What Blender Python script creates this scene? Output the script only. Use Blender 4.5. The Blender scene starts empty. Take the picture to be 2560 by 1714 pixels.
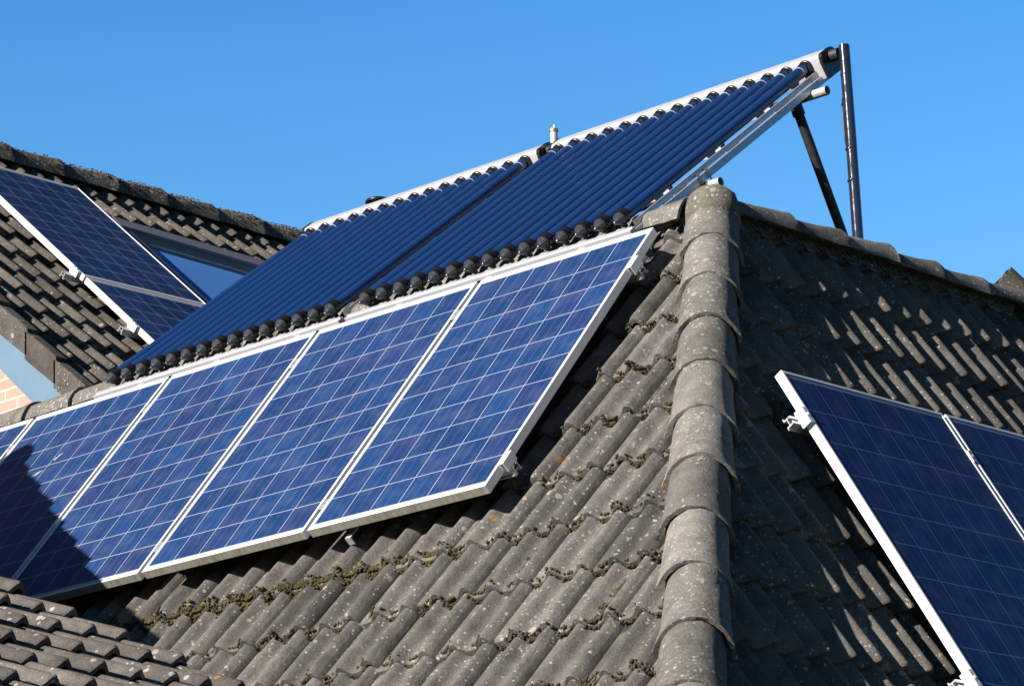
import bpy, bmesh, math, random
from mathutils import Vector, Matrix, Quaternion

random.seed(11)
rad = math.radians
V3 = Vector
H0 = 1.6                                   # eye height: camera stands at (0, 0, 1.6)
scene = bpy.context.scene
COL = scene.collection

# ---------------------------------------------------------------- camera
Rrow = (V3((0.7287316977682576, 0.683888929511449, -0.035299359188846746)),
        V3((-0.20995644556555718, 0.17406438627438792, -0.9620914095840276)),
        V3((-0.6518193028999189, 0.7085178343003007, 0.27043312453280854)))
cam_data = bpy.data.cameras.new("camera")
cam = bpy.data.objects.new("camera", cam_data)
COL.objects.link(cam)
xa, ya, za = Rrow[0], -Rrow[1], -Rrow[2]
cam.matrix_world = Matrix(((xa.x, ya.x, za.x, 0), (xa.y, ya.y, za.y, 0), (xa.z, ya.z, za.z, H0), (0, 0, 0, 1)))
cam_data.sensor_width = 36.0
cam_data.lens = 8257.9 / 2560 * 36.0
cam_data.clip_start = 0.1
cam_data.clip_end = 5000
scene.camera = cam

# ---------------------------------------------------------------- sun, sky, exposure
SUN = V3((-0.126, -0.905, 0.410)).normalized()
SUN_EL = math.asin(SUN.z)
SUN_AZ = math.atan2(SUN.x, SUN.y)
world = bpy.data.worlds.new("World")
scene.world = world
world.use_nodes = True
wn = world.node_tree.nodes
wl = world.node_tree.links
wn.clear()
wo = wn.new('ShaderNodeOutputWorld')
bg = wn.new('ShaderNodeBackground')
sky = wn.new('ShaderNodeTexSky')
sky.sky_type = 'NISHITA'
sky.sun_disc = False
sky.sun_elevation = SUN_EL
sky.sun_rotation = SUN_AZ
sky.altitude = 0
sky.air_density = 1.0
sky.dust_density = 0.4
sky.ozone_density = 3.0
bg.inputs['Strength'].default_value = 0.10
# deep blue clear sky: saturate the model and let it darken towards the zenith
tcw = wn.new('ShaderNodeTexCoord')
sxw = wn.new('ShaderNodeSeparateXYZ')
wl.new(tcw.outputs['Generated'], sxw.inputs[0])
rmp = wn.new('ShaderNodeValToRGB')
rmp.color_ramp.elements.new(0.5)
els = rmp.color_ramp.elements
while len(els) < 6:
    els.new(0.5)
for e_, (p_, c_) in zip(els, ((0.0, (0.06, 0.13, 0.18)), (0.18, (0.14, 0.27, 0.36)), (0.265, (1.06, 1.80, 2.12)), (0.385, (0.60, 1.52, 2.06)),
                              (0.47, (0.034, 0.10, 0.20)), (1.0, (0.014, 0.045, 0.10)))):
    e_.position = p_
    e_.color = (*[x / 3.0 for x in c_], 1)
wl.new(sxw.outputs[2], rmp.inputs['Fac'])
mlt = wn.new('ShaderNodeVectorMath')
mlt.operation = 'MULTIPLY'
wl.new(sky.outputs['Color'], mlt.inputs[0])
wl.new(rmp.outputs['Color'], mlt.inputs[1])
scl = wn.new('ShaderNodeVectorMath')
scl.operation = 'SCALE'
scl.inputs['Scale'].default_value = 3.0 * 0.505
wl.new(mlt.outputs[0], scl.inputs[0])
wl.new(scl.outputs[0], bg.inputs['Color'])
wl.new(bg.outputs['Background'], wo.inputs['Surface'])

sd = bpy.data.lights.new("sun", 'SUN')
sd.energy = 5.0
sd.angle = rad(0.5)
sd.color = (1.0, 0.945, 0.87)
sun = bpy.data.objects.new("sun", sd)
COL.objects.link(sun)
sun.rotation_mode = 'QUATERNION'
sun.rotation_quaternion = SUN.to_track_quat('Z', 'Y')
sun.location = (-6, -20, 20)

scene.view_settings.view_transform = 'Standard'
scene.view_settings.look = 'None'
scene.view_settings.exposure = 1.0
scene.view_settings.gamma = 1.0
scene.view_settings.use_curve_mapping = False


# ================================================================ materials
def s2l(c):
    c = c / 255.0
    return c / 12.92 if c <= 0.04045 else ((c + 0.055) / 1.055) ** 2.4


class NT:
    def __init__(self, name):
        self.m = bpy.data.materials.new(name)
        self.m.use_nodes = True
        self.t = self.m.node_tree
        self.t.nodes.clear()
        self.out = self.t.nodes.new('ShaderNodeOutputMaterial')
        self.b = self.t.nodes.new('ShaderNodeBsdfPrincipled')
        self.t.links.new(self.b.outputs[0], self.out.inputs[0])

    def n(self, typ, **kw):
        nd = self.t.nodes.new(typ)
        for k, v in kw.items():
            setattr(nd, k, v)
        return nd

    def l(self, a, b):
        self.t.links.new(a, b)

    def obj(self):
        if not hasattr(self, 'tc'):
            self.tc = self.n('ShaderNodeTexCoord')
        return self.tc.outputs['Object']

    def noise(self, scale, detail=4, rough=0.6, vec=None, out='Fac'):
        nd = self.n('ShaderNodeTexNoise')
        nd.inputs['Scale'].default_value = scale
        nd.inputs['Detail'].default_value = detail
        nd.inputs['Roughness'].default_value = rough
        self.l(vec or self.obj(), nd.inputs['Vector'])
        return nd.outputs[out]

    def vor(self, scale, out='Distance', vec=None, feature='F1'):
        nd = self.n('ShaderNodeTexVoronoi', feature=feature)
        nd.inputs['Scale'].default_value = scale
        self.l(vec or self.obj(), nd.inputs['Vector'])
        return nd

    def ramp(self, fac, stops):
        nd = self.n('ShaderNodeValToRGB')
        e = nd.color_ramp.elements
        while len(e) < len(stops):
            e.new(0.5)
        for k, (p, c) in enumerate(stops):
            e[k].position = p
            e[k].color = (c, c, c, 1) if isinstance(c, (int, float)) else (*c, 1)
        self.l(fac, nd.inputs['Fac'])
        return nd.outputs['Color']

    def math(self, op, a, b=None, clamp=False):
        nd = self.n('ShaderNodeMath', operation=op)
        nd.use_clamp = clamp
        for k, x in enumerate((a, b)):
            if x is None:
                continue
            if isinstance(x, (int, float)):
                nd.inputs[k].default_value = x
            else:
                self.l(x, nd.inputs[k])
        return nd.outputs[0]

    def mix(self, fac, a, b, mode='MIX'):
        nd = self.n('ShaderNodeMix', data_type='RGBA', blend_type=mode)
        for key, x in ((0, fac), (6, a), (7, b)):
            if isinstance(x, (int, float)):
                nd.inputs[key].default_value = x
            elif isinstance(x, tuple):
                nd.inputs[key].default_value = (*x, 1)
            else:
                self.l(x, nd.inputs[key])
        return nd.outputs[2]

    def bump(self, h, strength=0.4, dist=0.003):
        nd = self.n('ShaderNodeBump')
        nd.inputs['Strength'].default_value = strength
        nd.inputs['Distance'].default_value = dist
        self.l(h, nd.inputs['Height'])
        self.l(nd.outputs[0], self.b.inputs['Normal'])

    def col(self, c):
        if isinstance(c, tuple):
            self.b.inputs['Base Color'].default_value = (*c, 1)
        else:
            self.l(c, self.b.inputs['Base Color'])

    def set(self, **kw):
        for k, v in kw.items():
            self.b.inputs[k.replace('_', ' ')].default_value = v


def mat_tile(name, base, white=0.5, ochre=0.2, spot_scale=32):
    """weathered concrete roof tile: grain, per-tile tint, white and ochre lichen"""
    base = tuple(x * 0.84 for x in base)
    t = NT(name)
    at = t.n('ShaderNodeAttribute', attribute_name='tint')
    c0 = tuple(x * 0.48 for x in base)
    c1 = tuple(x * 1.45 for x in base)
    f = t.noise(9, 5, 0.7)
    g = t.noise(150, 3, 0.75)
    fine = t.noise(55, 4, 0.7)
    mixf = t.math('ADD', t.math('MULTIPLY', f, 0.5), t.math('MULTIPLY', g, 0.5))
    c = t.mix(t.ramp(mixf, [(0.36, 0.0), (0.64, 1.0)]), c0, c1)
    # lighter worn blotches
    c = t.mix(t.math('MULTIPLY', t.ramp(fine, [(0.52, 0.0), (0.7, 1.0)]), 0.35), c, tuple(x * 1.6 for x in base))
    # per tile tint
    tm = t.n('ShaderNodeMapRange')
    t.l(at.outputs['Fac'], tm.inputs[0])
    tm.inputs[3].default_value = 0.70
    tm.inputs[4].default_value = 1.28
    hs = t.n('ShaderNodeHueSaturation')
    t.l(tm.outputs[0], hs.inputs['Value'])
    t.l(c, hs.inputs['Color'])
    c = hs.outputs[0]
    # warped coordinates so that the lichen spots are not discs
    wv = t.n('ShaderNodeTexNoise')
    wv.inputs['Scale'].default_value = 60
    t.l(t.obj(), wv.inputs['Vector'])
    va = t.n('ShaderNodeVectorMath', operation='SCALE')
    t.l(wv.outputs['Color'], va.inputs[0])
    va.inputs['Scale'].default_value = 0.014
    vb = t.n('ShaderNodeVectorMath', operation='ADD')
    t.l(t.obj(), vb.inputs[0])
    t.l(va.outputs[0], vb.inputs[1])
    for sc, size, dens, colr in ((spot_scale * 1.25, 0.24, white * 0.8, (0.36, 0.345, 0.32)), (spot_scale * 2.4, 0.36, white * 1.1, (0.30, 0.29, 0.27)),
                                 (13, 0.20, ochre, (0.26, 0.15, 0.05)), (24, 0.32, white * 0.4, (0.30, 0.27, 0.21))):
        v = t.vor(sc, vec=vb.outputs[0])
        sep = t.n('ShaderNodeSeparateColor')
        t.l(v.outputs['Color'], sep.inputs[0])
        pick = t.math('LESS_THAN', sep.outputs[0], dens * 0.42)
        # spot radius differs from spot to spot
        r = t.math('MULTIPLY', t.math('ADD', sep.outputs[1], 0.25), size)
        inside = t.math('LESS_THAN', v.outputs['Distance'], r)
        patch = t.ramp(t.noise(3.1, 3), [(0.40, 0.10), (0.64, 1.0)])
        thr = t.math('LESS_THAN', sep.outputs[2], patch)
        m = t.math('MULTIPLY', t.math('MULTIPLY', pick, inside), thr)
        c = t.mix(t.math('MULTIPLY', m, 0.85), c, colr)
    t.col(c)
    t.set(Roughness=0.92, Specular_IOR_Level=0.25)
    h = t.math('ADD', t.math('MULTIPLY', g, 0.6), t.math('MULTIPLY', fine, 0.7))
    t.bump(h, 0.8, 0.007)
    return t.m


M = {}
M['tile_front'] = mat_tile('weathered concrete tile', (0.128, 0.116, 0.105), 0.8, 0.12)
M['tile_rear'] = mat_tile('concrete tile rear house', (0.098, 0.084, 0.072), 0.6, 0.05)
M['tile_near'] = mat_tile('concrete tile lower house', (0.118, 0.103, 0.093), 0.6, 0.10, 17)
M['cap'] = mat_tile('lichen ridge tile', (0.180, 0.164, 0.147), 1.7, 0.4, 27)
M['cap_rear'] = mat_tile('ridge tile crusted with lichen', (0.115, 0.100, 0.080), 2.2, 2.0, 26)


M['mortar'] = mat_tile('lichen covered mortar', (0.22, 0.20, 0.16), 3.0, 1.0, 22)


def mat_simple(name, col, rough=0.5, metal=0.0, noise=0.0, nscale=20, coat=0.0, spec=0.5):
    t = NT(name)
    if noise:
        f = t.noise(nscale, 4, 0.65)
        t.col(t.mix(f, tuple(x * (1 - noise) for x in col), tuple(min(1, x * (1 + noise)) for x in col)))
        t.b.inputs['Roughness'].default_value = rough
        t.l(t.ramp(f, [(0.2, max(0.02, rough - 0.12)), (0.8, min(1, rough + 0.12))]), t.b.inputs['Roughness'])
    else:
        t.col(col)
        t.set(Roughness=rough)
    t.set(Metallic=metal, Coat_Weight=coat, Specular_IOR_Level=spec)
    return t.m


M['alu'] = mat_simple('anodised aluminium', (0.80, 0.80, 0.81), 0.42, 0.25, 0.06, 35)
M['rail'] = mat_simple('mill aluminium', (0.42, 0.425, 0.44), 0.38, 0.55, 0.08, 60)
M['white'] = mat_simple('white coated aluminium', (0.41, 0.41, 0.425), 0.35, 0.1, 0.06, 15)
M['rubber'] = mat_simple('black rubber', (0.036, 0.036, 0.038), 0.24, 0.0, 0.3, 90, 0.0, 1.0)
M['black_plate'] = mat_simple('black plastic', (0.010, 0.010, 0.012), 0.35, 0, 0.2, 40)
M['black_steel'] = mat_simple('black coated steel', (0.020, 0.020, 0.020), 0.55, 0.0, 0.5, 30)
M['foil'] = mat_simple('black glossy pipe jacket', (0.016, 0.016, 0.026), 0.15, 0.0, 0.25, 25, 0.0, 0.5)
M['zinc'] = mat_simple('galvanised steel', (0.36, 0.355, 0.34), 0.55, 0.2, 0.18, 45)
M['brass'] = mat_simple('brass', (0.55, 0.38, 0.16), 0.35, 0.8, 0.15, 60)
M['comb'] = mat_simple('grey plastic comb', (0.20, 0.20, 0.205), 0.6, 0, 0.2, 50)
M['under'] = mat_simple('dark roof underlay', (0.02, 0.02, 0.02), 0.9)
M['board'] = mat_simple('pale blue painted board', (0.098, 0.165, 0.225), 0.5, 0, 0.05, 6)
M['win_frame'] = mat_simple('dark grey window cladding', (0.17, 0.17, 0.215), 0.4, 0.2, 0.12, 20)
M['win_gasket'] = mat_simple('grey green window sash', (0.22, 0.27, 0.27), 0.5, 0.1, 0.15, 20)
M['render'] = mat_simple('painted masonry', (0.55, 0.52, 0.47), 0.9, 0, 0.1, 4)
M['seal_glass'] = mat_simple('pale glass seal', (0.30, 0.33, 0.38), 0.2)


def mat_dirty_alu():
    t = NT('stained aluminium edge')
    mp = t.n('ShaderNodeMapping')
    mp.inputs['Scale'].default_value = (55, 6, 14)
    t.l(t.obj(), mp.inputs['Vector'])
    streak = t.noise(1.0, 5, 0.75, mp.outputs[0])
    blot = t.noise(7, 3)
    f = t.math('MULTIPLY', t.ramp(streak, [(0.42, 0.0), (0.68, 1.0)]), t.ramp(blot, [(0.35, 0.35), (0.65, 1.0)]))
    base = t.mix(t.noise(30, 3), (0.24, 0.23, 0.20), (0.32, 0.31, 0.275))
    t.col(t.mix(f, base, (0.12, 0.12, 0.05)))
    t.set(Roughness=0.65, Metallic=0.0)
    return t.m


M['alu_dirty'] = mat_dirty_alu()


def mat_cells(name, c_lo, c_hi, line, bus):
    """polycrystalline cells, 6 x 10, UV in cell units"""
    c_lo, c_hi, line, bus = [tuple(x * 0.82 for x in q) for q in (c_lo, c_hi, line, bus)]
    t = NT(name)
    uv = t.n('ShaderNodeUVMap')
    sx = t.n('ShaderNodeSeparateXYZ')
    t.l(uv.outputs[0], sx.inputs[0])
    u, v = sx.outputs[0], sx.outputs[1]
    fu, fv = t.math('FRACT', u), t.math('FRACT', v)

    def near(x, c, w):
        return t.math('LESS_THAN', t.math('ABSOLUTE', t.math('SUBTRACT', x, c)), w)
    gap_u = t.math('GREATER_THAN', t.math('ABSOLUTE', t.math('SUBTRACT', fu, 0.5)), 0.4895)
    gap_v = t.math('GREATER_THAN', t.math('ABSOLUTE', t.math('SUBTRACT', fv, 0.5)), 0.4895)
    out_u = t.math('GREATER_THAN', t.math('ABSOLUTE', t.math('SUBTRACT', u, 3.0)), 2.99)
    out_v = t.math('GREATER_THAN', t.math('ABSOLUTE', t.math('SUBTRACT', v, 5.0)), 4.99)
    white = t.math('MAXIMUM', t.math('MAXIMUM', gap_u, gap_v), t.math('MAXIMUM', out_u, out_v))
    b = t.math('MAXIMUM', t.math('MAXIMUM', near(fu, 0.185, 0.0065), near(fu, 0.5, 0.0065)), near(fu, 0.815, 0.0065))
    # per cell shade and hue
    cx = t.n('ShaderNodeCombineXYZ')
    t.l(t.math('FLOOR', u), cx.inputs[0])
    t.l(t.math('FLOOR', v), cx.inputs[1])
    oi = t.n('ShaderNodeObjectInfo')
    t.l(t.math('MULTIPLY', oi.outputs['Random'], 97.0), cx.inputs[2])
    wn_ = t.n('ShaderNodeTexWhiteNoise')
    t.l(cx.outputs[0], wn_.inputs['Vector'])
    cell = wn_.outputs['Value']
    vv = t.n('ShaderNodeTexVoronoi')
    vv.inputs['Scale'].default_value = 17
    t.l(uv.outputs[0], vv.inputs['Vector'])
    se = t.n('ShaderNodeSeparateColor')
    t.l(vv.outputs['Color'], se.inputs[0])
    f = t.math('ADD', t.math('MULTIPLY', cell, 0.75), t.math('MULTIPLY', se.outputs[0], 0.25))
    c = t.mix(f, c_lo, c_hi)
    # some cells lean to violet
    vio = t.math('GREATER_THAN', wn_.outputs['Color'] if False else t.math('FRACT', t.math('MULTIPLY', cell, 7.31)), 0.72)
    c = t.mix(t.math('MULTIPLY', vio, 0.4), c, (c_hi[0] * 1.9, c_lo[1] * 1.05, c_hi[2] * 0.74))
    c = t.mix(t.math('MULTIPLY', b, 0.55), c, bus)
    c = t.mix(white, c, line)
    # thin film of dust
    dn = t.n('ShaderNodeTexNoise')
    dn.inputs['Scale'].default_value = 1.6
    dn.inputs['Detail'].default_value = 6
    t.l(uv.outputs[0], dn.inputs['Vector'])
    c = t.mix(t.ramp(dn.outputs['Fac'], [(0.45, 0.0), (0.8, 0.10)]), c, (0.30, 0.33, 0.40))
    t.col(c)
    t.set(Roughness=0.45, Specular_IOR_Level=0.4, Coat_Weight=0.85, Coat_Roughness=0.06, Coat_IOR=1.45)
    return t.m


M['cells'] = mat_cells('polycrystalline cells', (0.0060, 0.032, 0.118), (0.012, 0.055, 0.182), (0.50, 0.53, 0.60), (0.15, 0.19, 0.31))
M['cells_shaded'] = mat_cells('shade painted polycrystalline cells', (0.004, 0.025, 0.105), (0.008, 0.036, 0.15), (0.17, 0.22, 0.36), (0.11, 0.16, 0.30))  # copy of the cells with the side slope's shade put into the colours


def mat_tube():
    t = NT('blue absorber tube glass')
    f = t.noise(6, 3)
    t.col(t.mix(f, (0.0070, 0.029, 0.103), (0.0100, 0.038, 0.128)))
    t.set(Metallic=0.0, Roughness=0.28, Specular_IOR_Level=0.4, Coat_Weight=0.2, Coat_Roughness=0.05)
    return t.m


M['tube'] = mat_tube()


def mat_glass_pane():
    t = NT('roof window glass with painted sky')
    t.col(t.mix(t.noise(3, 3), (0.10, 0.29, 0.74), (0.12, 0.33, 0.80)))  # bright blue base stands in for the sky mirrored in the glass
    t.set(Roughness=0.06, Specular_IOR_Level=0.6, Coat_Weight=0.6, Coat_Roughness=0.03)
    return t.m


M['pane'] = mat_glass_pane()


def mat_brick():
    t = NT('pink red brick')
    br = t.n('ShaderNodeTexBrick')
    mp = t.n('ShaderNodeMapping')
    mp.inputs['Rotation'].default_value = (rad(90), 0, 0)
    t.l(t.obj(), mp.inputs['Vector'])
    t.l(mp.outputs[0], br.inputs['Vector'])
    br.inputs['Scale'].default_value = 1.0
    br.inputs['Mortar Size'].default_value = 0.007
    br.inputs['Brick Width'].default_value = 0.22
    br.inputs['Row Height'].default_value = 0.064
    br.inputs['Color1'].default_value = (0.40, 0.235, 0.19, 1)
    br.inputs['Color2'].default_value = (0.34, 0.195, 0.155, 1)
    br.inputs['Mortar'].default_value = (0.46, 0.40, 0.35, 1)
    br.inputs['Bias'].default_value = 0.1
    c = t.mix(0.35, br.outputs[0], t.mix(t.noise(60, 4), (0.3, 0.16, 0.12), (0.6, 0.36, 0.27)))
    t.col(c)
    t.set(Roughness=0.9)
    t.bump(t.math('ADD', t.noise(90, 3), t.math('MULTIPLY', br.outputs['Fac'], -1.0)), 0.5, 0.006)
    return t.m


M['brick'] = mat_brick()


def mat_moss(name, c0, c1):
    t = NT(name)
    f = t.noise(45, 4, 0.7)
    t.col(t.mix(t.ramp(f, [(0.3, 0.0), (0.7, 1.0)]), c0, c1))
    t.set(Roughness=1.0, Specular_IOR_Level=0.05)
    t.bump(t.noise(260, 3), 0.9, 0.006)
    return t.m


M['moss'] = mat_moss('green brown moss', (0.048, 0.037, 0.016), (0.112, 0.098, 0.044))
M['lichen'] = mat_moss('grey ochre lichen', (0.060, 0.050, 0.036), (0.19, 0.165, 0.115))
M['crud'] = mat_moss('brown moss crust', (0.042, 0.032, 0.020), (0.110, 0.088, 0.056))


def mat_ground():
    t = NT('grass ground')
    t.col(t.mix(t.noise(1.5, 6), (0.022, 0.032, 0.014), (0.045, 0.055, 0.026)))
    t.set(Roughness=1.0)
    return t.m


M['ground'] = mat_ground()
M['lichen_white'] = mat_simple('white bird dropping', (0.24, 0.245, 0.25), 0.9)


# ================================================================ object helpers
def W(p):
    """calibration frame -> world (camera height added)"""
    return V3((p[0], p[1], p[2] + H0))


def obj(name, bm, mat, parent=None, smooth=False, mats=None, world_mesh=True):
    me = bpy.data.meshes.new(name)
    bm.normal_update()
    bm.to_mesh(me)
    bm.free()
    for m in (mats or [mat]):
        me.materials.append(m)
    if smooth:
        me.polygons.foreach_set('use_smooth', [True] * len(me.polygons))
    o = bpy.data.objects.new(name, me)
    COL.objects.link(o)
    if parent:
        o.parent = parent
        if world_mesh:                      # mesh was modelled in world space
            o.matrix_parent_inverse = parent.matrix_world.inverted()
    return o


def tag(o, label=None, cat=None, group=None, kind=None):
    for k, v in (('label', label), ('category', cat), ('group', group), ('kind', kind)):
        if v:
            o[k] = v
    return o


def empty(name, mw, label, cat, group=None):
    o = bpy.data.objects.new(name, None)
    COL.objects.link(o)
    o.empty_display_size = 0.1
    o.matrix_world = mw if isinstance(mw, Matrix) else Matrix.Translation(mw)
    tag(o, label, cat, group)
    return o


def frame_matrix(o, x, y, z):
    return Matrix(((x.x, y.x, z.x, o.x), (x.y, y.y, z.y, o.y), (x.z, y.z, z.z, o.z), (0, 0, 0, 1)))


def bx(bm, c, ax, ay, az, bevel=0.0, mi=0):
    """box centred at c with half-axis vectors ax, ay, az"""
    c, ax, ay, az = V3(c), V3(ax), V3(ay), V3(az)
    vs = [bm.verts.new(c + ax * i + ay * j + az * k) for i in (-1, 1) for j in (-1, 1) for k in (-1, 1)]
    fs = []
    for q in ((0, 1, 3, 2), (4, 6, 7, 5), (0, 4, 5, 1), (2, 3, 7, 6), (0, 2, 6, 4), (1, 5, 7, 3)):
        f = bm.faces.new([vs[i] for i in q])
        f.material_index = mi
        fs.append(f)
    if ax.cross(ay).dot(az) < 0:
        for f in fs:
            f.normal_flip()
    if bevel:
        es = list({e for f in fs for e in f.edges})
        r = bmesh.ops.bevel(bm, geom=es, offset=bevel, segments=1, profile=0.7, affect='EDGES', clamp_overlap=True)
        for f in r['faces']:
            f.material_index = mi
    return fs


def lbox(bm, x0, x1, y0, y1, z0, z1, bevel=0.0, mi=0):
    return bx(bm, ((x0 + x1) / 2, (y0 + y1) / 2, (z0 + z1) / 2), ((x1 - x0) / 2, 0, 0), (0, (y1 - y0) / 2, 0), (0, 0, (z1 - z0) / 2), bevel, mi)


def ring_pts(c, a, b, r, n, ph=0.0):
    return [c + (a * math.cos(ph + 2 * math.pi * k / n) + b * math.sin(ph + 2 * math.pi * k / n)) * r for k in range(n)]


def lathe(bm, p0, d, prof, n=16, cap0=True, cap1=True, mi=0):
    """prof: list of (dist along d, radius)"""
    d = V3(d).normalized()
    a = d.orthogonal().normalized()
    b = d.cross(a)
    rings = []
    for s, r in prof:
        rings.append([bm.verts.new(p) for p in ring_pts(V3(p0) + d * s, a, b, max(r, 1e-4), n)])
    for r0, r1 in zip(rings, rings[1:]):
        for k in range(n):
            f = bm.faces.new((r0[k], r0[(k + 1) % n], r1[(k + 1) % n], r1[k]))
            f.material_index = mi
    if cap0:
        bm.faces.new(rings[0][::-1]).material_index = mi
    if cap1:
        bm.faces.new(rings[-1]).material_index = mi


def tube_path(bm, pts, r, n=14, cap=True):
    """bent pipe through pts"""
    pts = [V3(p) for p in pts]
    rings = []
    up = None
    for i, p in enumerate(pts):
        d = ((pts[min(i + 1, len(pts) - 1)] - p).normalized() + (p - pts[max(i - 1, 0)]).normalized()).normalized()
        if up is None:
            up = d.orthogonal().normalized()
        up = (up - d * up.dot(d)).normalized()
        rings.append([bm.verts.new(q) for q in ring_pts(p, up, d.cross(up), r, n)])
    for r0, r1 in zip(rings, rings[1:]):
        for k in range(n):
            bm.faces.new((r0[k], r0[(k + 1) % n], r1[(k + 1) % n], r1[k]))
    if cap:
        bm.faces.new(rings[0][::-1])
        bm.faces.new(rings[-1])


def autosmooth(o, ang=35):
    me = o.data
    me.polygons.foreach_set('use_smooth', [True] * len(me.polygons))
    bm = bmesh.new()
    bm.from_mesh(me)
    for e in bm.edges:
        if len(e.link_faces) == 2 and e.calc_face_angle(0) > rad(ang):
            e.smooth = False
    bm.to_mesh(me)
    bm.free()
    return o


# ================================================================ tiles
HP = 0.043
PROF = ((0.0, 0.0), (0.10, 0.03), (0.20, 0.16), (0.30, 0.46), (0.38, 0.76), (0.45, 0.95), (0.50, 1.0), (0.56, 0.96), (0.63, 0.74),
        (0.70, 0.36), (0.77, 0.09), (0.85, 0.0), (1.0, 0.0))


def profile(x, h=HP):
    """two-roll tile: flat pan, sloping left flank, rounded crest, steeper right flank"""
    ph = (x % 0.15) / 0.15
    for (p0, z0), (p1, z1) in zip(PROF, PROF[1:]):
        if ph <= p1:
            t = (ph - p0) / (p1 - p0)
            t = t * t * (3 - 2 * t) * 0.4 + t * 0.6
            return h * (z0 + (z1 - z0) * t)
    return 0.0


XS = [-0.012, -0.004] + [0.0085 * k for k in range(34)] + [0.290, 0.298, 0.302]


def tile_field(name, O, er, eu, n, xc, i0, i1, yb, g, k0, k1, mat, parent, clips=(), seed=1, jit=1.0, keep=None, lift=0.032):
    """interlocking two-roll concrete tiles; O is a point of the crest plane; xc: x of one roll crest,
    yb: y of one course edge; every tile is its own shell inside one roof mesh"""
    rnd = random.Random(seed)
    bm = bmesh.new()
    lay = bm.verts.layers.float.new('tint')
    h = HP
    for k in range(k0, k1):
        for i in range(i0, i1):
            # the right edge sits just past the second crest and laps over the neighbour's pan
            x0 = xc + 0.30 * i - 0.270
            y0 = yb + g * k
            if keep and not keep(x0 + 0.15, y0 + g / 2):
                continue
            dz, dx, dy = rnd.gauss(0, 0.0022) * jit, rnd.gauss(0, 0.002) * jit, rnd.gauss(0, 0.005) * jit
            rot, tl = rnd.gauss(0, 0.006) * jit, rnd.gauss(0, 0.003) * jit
            tint = min(1, max(0, rnd.gauss(0.5, 0.22)))
            rows = []
            for (y, zoff) in ((0.0, -0.029), (0.0, -0.008), (0.009, 0.0), (g * 0.33, 0.0), (g * 0.66, 0.0), (g + 0.05, 0.0)):
                row = []
                for x in XS:
                    # crests at x = .12 and .27 in tile space; the left rim is a flat pan under the neighbour's roll
                    z = (0.0 if x < 0.020 else profile(x + 0.105)) - h - lift * (y / g) + zoff
                    z += 0.008 * (x / 0.3 - 1.0)              # right edge laps over the neighbour
                    z += dz + tl * (x - 0.15) / 0.15
                    yy = y + dy + rot * (x - 0.15)
                    p = O + er * (x0 + dx + x) + eu * (y0 + yy) + n * z
                    vv = bm.verts.new(p)
                    vv[lay] = tint
                    row.append(vv)
                # right edge turned down
                vv = bm.verts.new(row[-1].co - n * 0.040 + er * 0.003)
                vv[lay] = tint
                row.append(vv)
                rows.append(row)
            # butt (front) face as separate strip for a crisp edge
            dup = []
            for a in rows[1]:
                vv = bm.verts.new(a.co)
                vv[lay] = tint
                dup.append(vv)
            for r0, r1 in ((rows[0], dup), (rows[1], rows[2]), (rows[2], rows[3]), (rows[3], rows[4]), (rows[4], rows[5])):
                for c in range(len(r0) - 1):
                    bm.faces.new((r0[c], r0[c + 1], r1[c + 1], r1[c]))
    for co, no in clips:
        bmesh.ops.bisect_plane(bm, geom=bm.verts[:] + bm.edges[:] + bm.faces[:], dist=1e-5, plane_co=co, plane_no=no, clear_outer=True)
    o = obj(name, bm, mat, parent)
    return autosmooth(o, 50)


def cap_tile(bm, p, d, side, up, length, w0, h0, w1, h1, leg, thick=0.014, n=18, tint=0.5, lay=None):
    """half-round ridge / hip tile starting at p (small end) along d to the large end"""
    rnd = random.random
    rows_o, rows_i = [], []
    prof = ((0.0, 0.0), (0.12, 0.0), (0.42, 0.14), (0.66, 0.34), (0.82, 0.60), (0.93, 0.88), (0.99, 1.0), (1.0, 0.97))
    for s, q in prof:
        w = w0 + (w1 - w0) * q
        hh = h0 + (h1 - h0) * q
        ro, ri = [], []
        for k in range(n + 1):
            t = -1 + 2 * k / n
            a = t * math.pi / 2
            x = math.sin(a)
            y = math.cos(a)
            # rounded top with straight splayed legs
            px = x * (1.0 + (0.03 + 0.07 * q) * abs(t) ** 3)
            py = y * (hh + leg) - leg - 0.012 * q * abs(t) ** 4
            P = p + d * (length * s) + side * (px * w) + up * py
            Pi = p + d * (length * s) + side * (px * (w - thick)) + up * (y * (hh + leg - thick) - leg - 0.012 * q * abs(t) ** 4)
            vo, vi = bm.verts.new(P), bm.verts.new(Pi)
            if lay:
                vo[lay] = tint
                vi[lay] = tint
            ro.append(vo)
            ri.append(vi)
        rows_o.append(ro)
        rows_i.append(ri)
    for a, b in zip(rows_o, rows_o[1:]):
        for k in range(n):
            bm.faces.new((a[k], b[k], b[k + 1], a[k + 1]))
    for a, b in zip(rows_i, rows_i[1:]):
        for k in range(n):
            bm.faces.new((a[k], a[k + 1], b[k + 1], b[k]))
    for a, b in ((rows_o[0], rows_i[0]),):
        for k in range(n):
            bm.faces.new((a[k], a[k + 1], b[k + 1], b[k]))
    a, b = rows_o[-1], rows_i[-1]
    for k in range(n):
        bm.faces.new((a[k], b[k], b[k + 1], a[k + 1]))
    for j in (0, n):
        for (a, b), (c, e) in zip(zip(rows_o, rows_i), zip(rows_o[1:], rows_i[1:])):
            q = (a[j], b[j], e[j], c[j]) if j == 0 else (a[j], c[j], e[j], b[j])
            bm.faces.new(q)


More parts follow.
